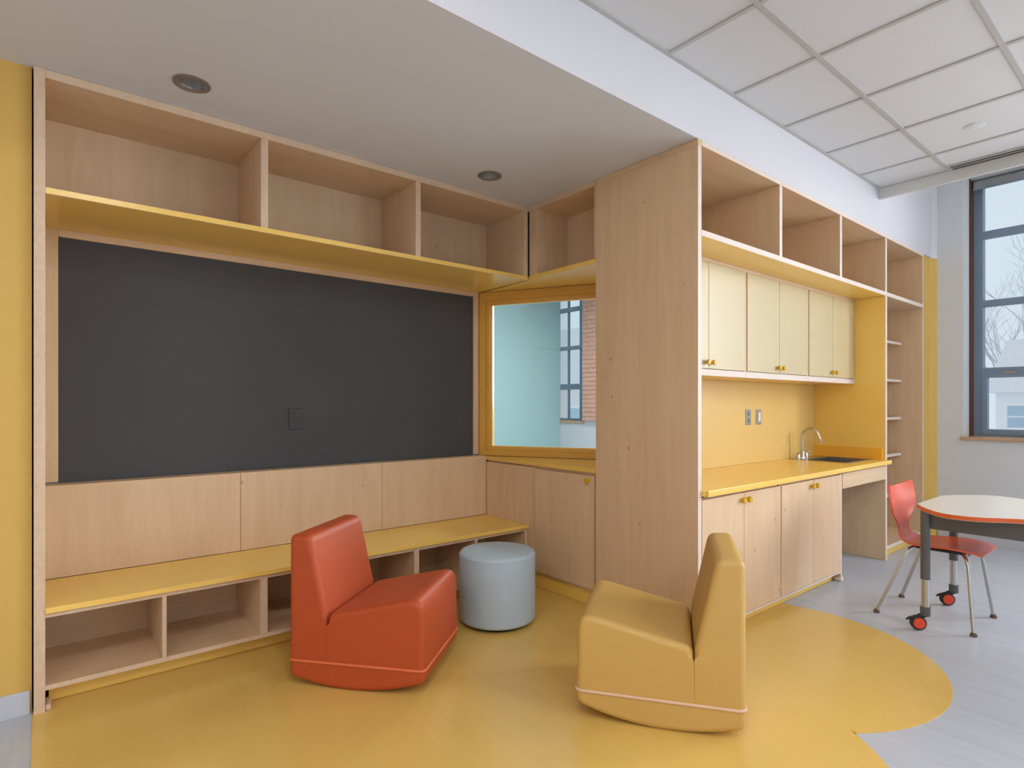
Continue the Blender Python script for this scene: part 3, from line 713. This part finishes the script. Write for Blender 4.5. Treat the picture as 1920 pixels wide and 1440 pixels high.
# ------------------------------------------------------------------ soft seating
def profile_block(name, prof, seam, w, mat, parent, bev=.026, smooth=50):
    """prof in (u, z); seam = set of segment indices whose cap edges stay sharp; extruded along local y 0..w"""
    P = []
    for p in prof: P.append(Vector(p))
    n = len(P)
    area = sum(P[k].x * P[(k + 1) % n].y - P[(k + 1) % n].x * P[k].y for k in range(n))
    sg = 1 if area > 0 else -1
    def inset(d):
        out = []
        for k in range(n):
            a, b, c = P[k - 1], P[k], P[(k + 1) % n]
            e1, e2 = (b - a).normalized(), (c - b).normalized()
            n1, n2 = Vector((-e1.y, e1.x)) * sg, Vector((-e2.y, e2.x)) * sg
            d1 = 0 if (k - 1) % n in seam else d; d2 = 0 if k in seam else d
            cr = e1.x * e2.y - e1.y * e2.x
            if (d1 == 0) != (d2 == 0) and abs(cr) < .3: q = b.copy()
            elif abs(cr) < .02: q = b + (n1 * d1 + n2 * d2) / 2
            else:
                p1, p2 = b + n1 * d1, b + n2 * d2
                t = ((p2.x - p1.x) * e2.y - (p2.y - p1.y) * e2.x) / cr; q = p1 + e1 * t
                if (q - b).length > 1.6 * d + 1e-9: q = b + n1 * d1 + n2 * d2 if (d1 == 0 or d2 == 0) else b + (n1 + n2).normalized() * d * 1.3
            out.append(q)
        return out
    bm = bmesh.new(); sl = []
    K = 5
    for k in range(K + 1): a = math.pi / 2 * k / K; sl.append((bev * (1 - math.sin(a)), bev * (1 - math.cos(a))))
    sl = sl + [(d, w - y) for d, y in reversed(sl)]
    rings = [[bm.verts.new((q.x, y, q.y)) for q in inset(d)] for d, y in sl]
    for r0, r1 in zip(rings, rings[1:]):
        for k in range(n): bm.faces.new((r0[k], r0[(k + 1) % n], r1[(k + 1) % n], r1[k]))
    bm.faces.new(rings[0]); bm.faces.new(rings[-1])
    bmesh.ops.recalc_face_normals(bm, faces=bm.faces[:])
    o = link(name, bm, mat, parent, smooth=smooth, recenter=False)
    wn = o.modifiers.new('weighted_normals', 'WEIGHTED_NORMAL'); wn.keep_sharp = True; wn.weight = 100; wn.mode = 'FACE_AREA'
    return o
def fillet(pts, r, n=5):
    """round the corners of an open polyline in (u, z); r per vertex"""
    out = [pts[0]]
    for i in range(1, len(pts) - 1):
        p, a, b = Vector(pts[i]), Vector(pts[i - 1]), Vector(pts[i + 1]); rr = r[i]
        if not rr: out.append(pts[i]); continue
        d1, d2 = (a - p).normalized(), (b - p).normalized()
        q1, q2 = p + d1 * rr, p + d2 * rr
        for k in range(n + 1):
            t = k / n; q = q1 * (1 - t) ** 2 + p * 2 * t * (1 - t) + q2 * t * t; out.append((q.x, q.y))
    out.append(pts[-1]); return out
def rocker_z(u): return .33 - 0 if 0 else max(0, .52 * (abs(u - .30)) ** 2.05)
def rocker_chair(name, label, loc, rz, mat, pipe):
    t = thing(name, label, 'rocker chair', loc, rz, 'foam rocker chairs'); W_ = .53; ZP = .118
    us = [.0 + .66 * i / 14 for i in range(15)]
    bot = [(u, rocker_z(u)) for u in us]
    base = [(0.0, ZP)] + fillet([(0.0, ZP), (0.0, rocker_z(0) + .0)] + bot[1:-1] + [(.66, rocker_z(.66)), (.66, ZP)], [0, .03] + [0] * (len(bot) - 2) + [.03, 0])[1:]
    base = [(u, z) for u, z in base]
    profile_block('rocker_base', base, {len(base) - 1}, W_, mat, t, .026)
    bk = fillet([(.19, ZP + .004), (.19, .30), (.189, .335), (.108, .695), (.002, .70), (.0, ZP + .004)], [0, 0, 0, .034, .036, 0])
    profile_block('backrest', bk, {0, len(bk) - 1}, W_, mat, t, .026)
    st = fillet([(.0, ZP + .004), (.0, ZP + .004)], [0, 0]) if 0 else None
    se = fillet([(.66, ZP + .004), (.652, .443), (.196, .343), (.1915, .29), (.1905, ZP + .004)], [0, .075, .034, 0, 0], 7)
    profile_block('seat', se, {len(se) - 2, len(se) - 1}, W_, mat, t, .026)
    # piping all round
    bm = bmesh.new(); r = .028; P = []
    for cx, cy, a0 in ((.66 - r, W_ - r, 0), (r, W_ - r, 90), (r, r, 180), (.66 - r, r, 270)):
        for k in range(7): a = R(a0 + 15 * k); P.append((cx + (r + .001) * math.cos(a), cy + (r + .001) * math.sin(a)))
    n = len(P); rings = []
    cxm, cym = .33, W_ / 2
    for k in range(8):
        a = 2 * math.pi * k / 8; off, h = .005 * math.cos(a), .0065 * math.sin(a)
        ring = []
        for (x, y) in P:
            ring.append(bm.verts.new((x + off * (1 if x > cxm else -1) * .9, y + off * (1 if y > cym else -1) * .9, ZP + .002 + h)))
        rings.append(ring)
    for k in range(8):
        for i in range(n): bm.faces.new((rings[k][i], rings[k][(i + 1) % n], rings[(k + 1) % 8][(i + 1) % n], rings[(k + 1) % 8][i]))
    bmesh.ops.recalc_face_normals(bm, faces=bm.faces[:]); link('piping', bm, pipe, t, smooth=60, recenter=False)
    bm = bmesh.new(); add_box(bm, (-.006, .0), (W_ / 2 - .02, W_ / 2 + .02), (.15, .19)); link('sewn_tag', bm, 'tag', t, recenter=False)
    return t
# local y runs to the chair's left; orange: near side is its right side -> y=0 side at the near edge
def place_rocker(name, label, B, F, far_left, mat, pipe):
    u = Vector((F[0] - B[0], F[1] - B[1])).normalized(); rz = math.atan2(u.y, u.x)
    left = Vector((-u.y, u.x))
    loc = Vector(B) if far_left else Vector(B) - left * .53
    return rocker_chair(name, label, (loc.x, loc.y, .0), rz, mat, pipe)
place_rocker('rocker_chair', 'burnt orange foam rocker chair beside the blue ottoman', (.885, 2.722), (1.307, 2.216), True, 'orange', 'orange_pipe')
place_rocker('rocker_chair', 'mustard tan foam rocker chair with pale piping in front of the tall panel', (2.094, 1.145), (1.713, 1.682), False, 'tan', 'tan_pipe')

OX, OY, OR = 2.125, 2.745, .228
ott = thing('ottoman', 'round grey blue upholstered ottoman between the orange rocker chair and nook cabinet', 'ottoman', (OX, OY, 0))
def arcp(cr, cz, r, a0, a1, n=6): return [(cr + r * math.cos(R(a0 + (a1 - a0) * i / n)), cz + r * math.sin(R(a0 + (a1 - a0) * i / n))) for i in range(n + 1)]
bm = bmesh.new(); lathe(bm, [(OR - .04, .018)] + arcp(OR - .02, .042, .02, -80, 0) + [(OR, .2)] + arcp(OR - .022, .404, .022, 0, 80) + [(.12, .431), (.02, .432)], (0, 0, 0), 64)
link('cushion_body', bm, 'blue', ott, smooth=50, recenter=False)
bm = bmesh.new(); n = 48
tube(bm, [((OR - .002) * math.cos(2 * math.pi * i / n), (OR - .002) * math.sin(2 * math.pi * i / n), .408) for i in range(n + 1)], .0035, 6); link('top_seam', bm, 'blue', ott, smooth=60, recenter=False)
bm = bmesh.new(); lathe(bm, [(OR - .05, 0.001), (OR - .035, .018), (OR - .06, .02)], (0, 0, 0), 48); link('base', bm, 'black', ott, recenter=False)

# ------------------------------------------------------------------ table on casters
TZ = .712
tb = thing('activity_table', 'wavy edged table with pale top and orange edge on red casters', 'table', (4.24, .3, 0))
half = [(4.03, 1.135), (3.90, 1.06), (3.79, .955), (3.775, .86), (3.81, .77), (3.90, .65), (3.94, .50), (3.90, .20), (3.94, -.10), (3.90, -.25), (3.81, -.37), (3.775, -.46), (3.79, -.555), (3.90, -.66), (4.03, -.735)]
other = [(8.54 - x, y) for x, y in half][::-1]
loop = half + other
def closed_spline(P, n=4):
    out = []; m = len(P)
    for i in range(m):
        a, b, c, d = [Vector(P[(i + k - 1) % m]) for k in range(4)]
        for k in range(n):
            t = k / n; out.append(.5 * ((2 * b) + (c - a) * t + (2 * a - 5 * b + 4 * c - d) * t * t + (3 * b - a - 3 * c + d) * t ** 3))
    return [(p.x, p.y) for p in out]
def blend_loop():
    a = smooth_path([(x, y, 0) for x, y in half], 4); b = smooth_path([(x, y, 0) for x, y in other], 4)
    return [(p.x, p.y) for p in a + b]
lp2 = blend_loop()
bm = bmesh.new(); prism(bm, lp2, TZ - .026, TZ, 0, 1); bmesh.ops.recalc_face_normals(bm, faces=bm.faces[:])
bmesh.ops.bevel(bm, geom=[e for e in bm.edges if abs(e.verts[0].co.z - e.verts[1].co.z) < 1e-5], offset=.002, segments=1, affect='EDGES')
bmesh.ops.triangulate(bm, faces=[f for f in bm.faces if len(f.verts) > 4])
link('table_top', bm, ['table_top', 'table_edge'], tb)
bm = bmesh.new(); slab_holes(bm, (3.955, 4.575), (-.70, 1.075), (TZ - .125, TZ - .0265), [(3.985, 4.545, -.67, 1.045)]); link('apron', bm, 'dark_metal', tb)
for x, y in ((3.945, 1.07), (4.57, 1.085), (3.945, -.68), (4.57, -.68)):
    bm = bmesh.new(); lathe(bm, [(.024, .295), (.024, TZ - .027)], (x, y, 0), 20); lg = link('leg', bm, 'dark_metal', tb, smooth=40)
    bm = bmesh.new(); lathe(bm, [(.0195, .12), (.0195, .294)], (x, y, 0), 20); link('leg_extension', bm, 'chrome', lg, smooth=40)
    bm = bmesh.new(); lathe(bm, [(.024, .085), (.026, .09), (.026, .135), (.021, .138)], (x, y, 0), 20); link('collar', bm, 'dark_metal', lg, smooth=40)
    cs = thing('caster', '-', '-', (0, 0, 0)); del cs['label'], cs['category']; bpy.data.objects.remove(cs)
    cx, cy = x - .02, y + .03
    ax = Vector((-.79, -.61, 0)).normalized()            # axle points to the viewer's side of the room
    bm = bmesh.new()
    lathe(bm, [(.036, -.018), (.041, -.013), (.041, .013), (.036, .018)], (0, 0, 0), 28)
    rot = Vector((0, 0, 1)).rotation_difference(ax).to_matrix().to_4x4()
    bm.transform(rot); bm.transform(Matrix.Translation((cx, cy, .0415)))
    cst = link('caster_wheel', bm, 'black', tb, smooth=40)
    bm = bmesh.new(); lathe(bm, [(.031, .0181), (.030, .0215), (.012, .023)], (0, 0, 0), 24); lathe(bm, [(.031, -.0181), (.030, -.0215), (.012, -.023)], (0, 0, 0), 24)
    bm.transform(rot); bm.transform(Matrix.Translation((cx, cy, .0415))); link('wheel_hub', bm, 'wheel', cst, smooth=40)
    bm = bmesh.new(); tube(bm, [(x, y, .088), (x - .006, y + .01, .082), (cx, cy, .082)], [.014, .013, .012], 10); link('caster_stem', bm, 'black', cst, smooth=40)
    bm = bmesh.new(); tube(bm, [(cx, cy, .075), (cx - .03, cy + .035, .066), (cx - .042, cy + .048, .056)], [.012, .008, .005], 8); link('brake_tab', bm, 'black', cst, smooth=40)

# ------------------------------------------------------------------ shell chair (faces -y), built about its own origin
CX_, CY_ = 4.275, 1.08
sc = thing('shell_chair', 'coral red plastic shell chair with splayed steel legs at the table', 'chair', (CX_, CY_, 0))
cl = [(-.235, .435, .165, 0.0), (-.20, .447, .19, .002), (-.10, .445, .20, .012), (0.0, .437, .20, .016), (.08, .433, .185, .014), (.135, .437, .15, .010),
      (.175, .455, .115, .004), (.198, .490, .090, .0), (.210, .53, .088, -.006), (.222, .57, .125, -.014), (.232, .62, .190, -.024), (.243, .68, .222, -.032), (.256, .745, .218, -.034), (.262, .775, .20, -.034)]
pth = smooth_path([(c[0], c[1], 0) for c in cl], 3); wid = smooth_path([(c[2], c[3], 0) for c in cl], 3)
bm = bmesh.new(); nu = 14; rows = []
for i, (p, wd) in enumerate(zip(pth, wid)):
    a = pth[max(i - 1, 0)]; b = pth[min(i + 1, len(pth) - 1)]
    tg = Vector((b.x - a.x, b.y - a.y)).normalized(); nn = Vector((-tg.y, tg.x))     # normal in (y,z): up for the seat, forward for the back
    row = []
    for k in range(nu + 1):
        s = -1 + 2 * k / nu
        off = abs(wd.y) * (s * s)
        yy, zz = p.x, p.y
        if wd.y >= 0: zz += off
        else: yy -= off * 1.3
        if i == len(pth) - 1 or i == len(pth) - 2 or i == len(pth) - 3: zz += .03 * s * s
        row.append(bm.verts.new((s * wd.x, yy, zz)))
    rows.append(row)
for a, b in zip(rows, rows[1:]):
    for k in range(nu): bm.faces.new((a[k], a[k + 1], b[k + 1], b[k]))
bmesh.ops.recalc_face_normals(bm, faces=bm.faces[:])
fs = bm.faces[:]; bmesh.ops.solidify(bm, geom=fs, thickness=.010)
split = len(pth)
sh = link('seat_shell', bm, 'red_plastic', sc, smooth=50, recenter=False)
for sx in (-1, 1):
    for (y0_, yt, yb) in ((-.14, -.17, -.21), (.12, .14, .275)):
        bm = bmesh.new()
        tube(bm, smooth_path([(sx * .03, y0_, .418), (sx * .11, y0_, .418), (sx * .14, (y0_ + yt) / 2, .408), (sx * .155, yt, .375)], 5) + [Vector((sx * (.155 + .071 * k / 4), yt + (yb - yt) * k / 4, .375 + (.012 - .375) * k / 4)) for k in range(1, 5)], .0105, 10)
        lg = link('leg', bm, 'chrome', sc, smooth=60, recenter=False)
        bm = bmesh.new(); lathe(bm, [(.018, 0.0005), (.018, .008), (.012, .022)], (sx * .226, yb, 0), 14); link('glide', bm, 'foot', lg, smooth=40, recenter=False)
bm = bmesh.new(); add_box(bm, (-.06, .06), (-.15, .13), (.408, .424), 0, .003); link('seat_plate', bm, 'black', sc, recenter=False)

# ------------------------------------------------------------------ outside
struct(box('ground', (8, 140), (-60, 120), (-5.1, -5.0), 'snow'))
def house(name, label, x, y0, y1, zt, zr, wall, windows):
    h = thing(name, label, 'house', (x, (y0 + y1) / 2, -5))
    box('wall', (x, x + 7), (y0, y1), (-5, zt), wall, h)
    bm = bmesh.new(); o = .3
    v = [bm.verts.new(p) for p in ((x - o, y0 - o, zt), (x + 7 + o, y0 - o, zt), (x + 7 + o, y1 + o, zt), (x - o, y1 + o, zt), (x + 3.5, y0 - o, zr), (x + 3.5, y1 + o, zr))]
    for f in ((0, 3, 5, 4), (2, 1, 4, 5), (1, 0, 4), (3, 2, 5), (0, 1, 2, 3)): bm.faces.new([v[i] for i in f])
    bmesh.ops.recalc_face_normals(bm, faces=bm.faces[:]); link('roof', bm, 'roof', h)
    for (wy, wz, ww, wh) in windows:
        wn = box('window_casing', (x - .06, x + .02), (wy - ww / 2 - .12, wy + ww / 2 + .12), (wz - wh / 2 - .12, wz + wh / 2 + .12), 'siding', h)
        box('window_pane', (x - .08, x - .05), (wy - ww / 2, wy + ww / 2), (wz + .03, wz + wh / 2), 'house_glass', wn)
        box('window_pane', (x - .08, x - .05), (wy - ww / 2, wy + ww / 2), (wz - wh / 2, wz - .03), 'house_glass', wn)
house('house', 'white sided house seen through the window beside the bookcase', 28, -8, 5.35, 1.75, 4.0, 'siding', [(4.72, .85, .55, .8), (1.5, .85, .55, .8), (-2, .85, .55, .8)])
house('house', 'pale pink brick house seen through the room behind the nook', 22, 15, 27, 2.3, 6.0, 'pale_brick', [(21.6, .5, .8, 1.2), (24.3, .5, .8, 1.2)])
def bare_tree(label, x, y, h, seed, sc=1.0):
    rnd = random.Random(seed); bm = bmesh.new()
    def grow(p, d, l, r, depth):
        q = p + d * l; tube(bm, [p, p + d * l * .5 + Vector((rnd.uniform(-.04, .04), rnd.uniform(-.04, .04), 0)) * l, q], [r, r * .85, r * .7], 5)
        if depth == 0: return
        for k in range(rnd.choice((2, 3, 3)) if depth > 1 else 3):
            nd = (d + Vector((rnd.uniform(-.75, .75), rnd.uniform(-.75, .75), rnd.uniform(-.1, .5)))).normalized()
            grow(q if k < 2 else p + d * l * .7, nd, l * rnd.uniform(.62, .85), r * .62, depth - 1)
    t = thing('bare_tree', label, 'tree', (x, y, -5))
    b2 = bm; grow(Vector((0, 0, 0)), Vector((0, 0, 1)), h * .33, .16 * sc, 6)
    link('branches', b2, 'bark', t, recenter=False)
bare_tree('bare winter tree rising behind the white sided house', 38, 6.9, 13.5, 3)
bare_tree('bare winter tree leaning over the roof of the white house', 56, 8.4, 14.5, 11)
bare_tree('bare winter tree behind the pale pink brick house', 33, 33, 13, 5)
for o in list(bpy.data.objects):
    if '_local' in o: del o['_local']
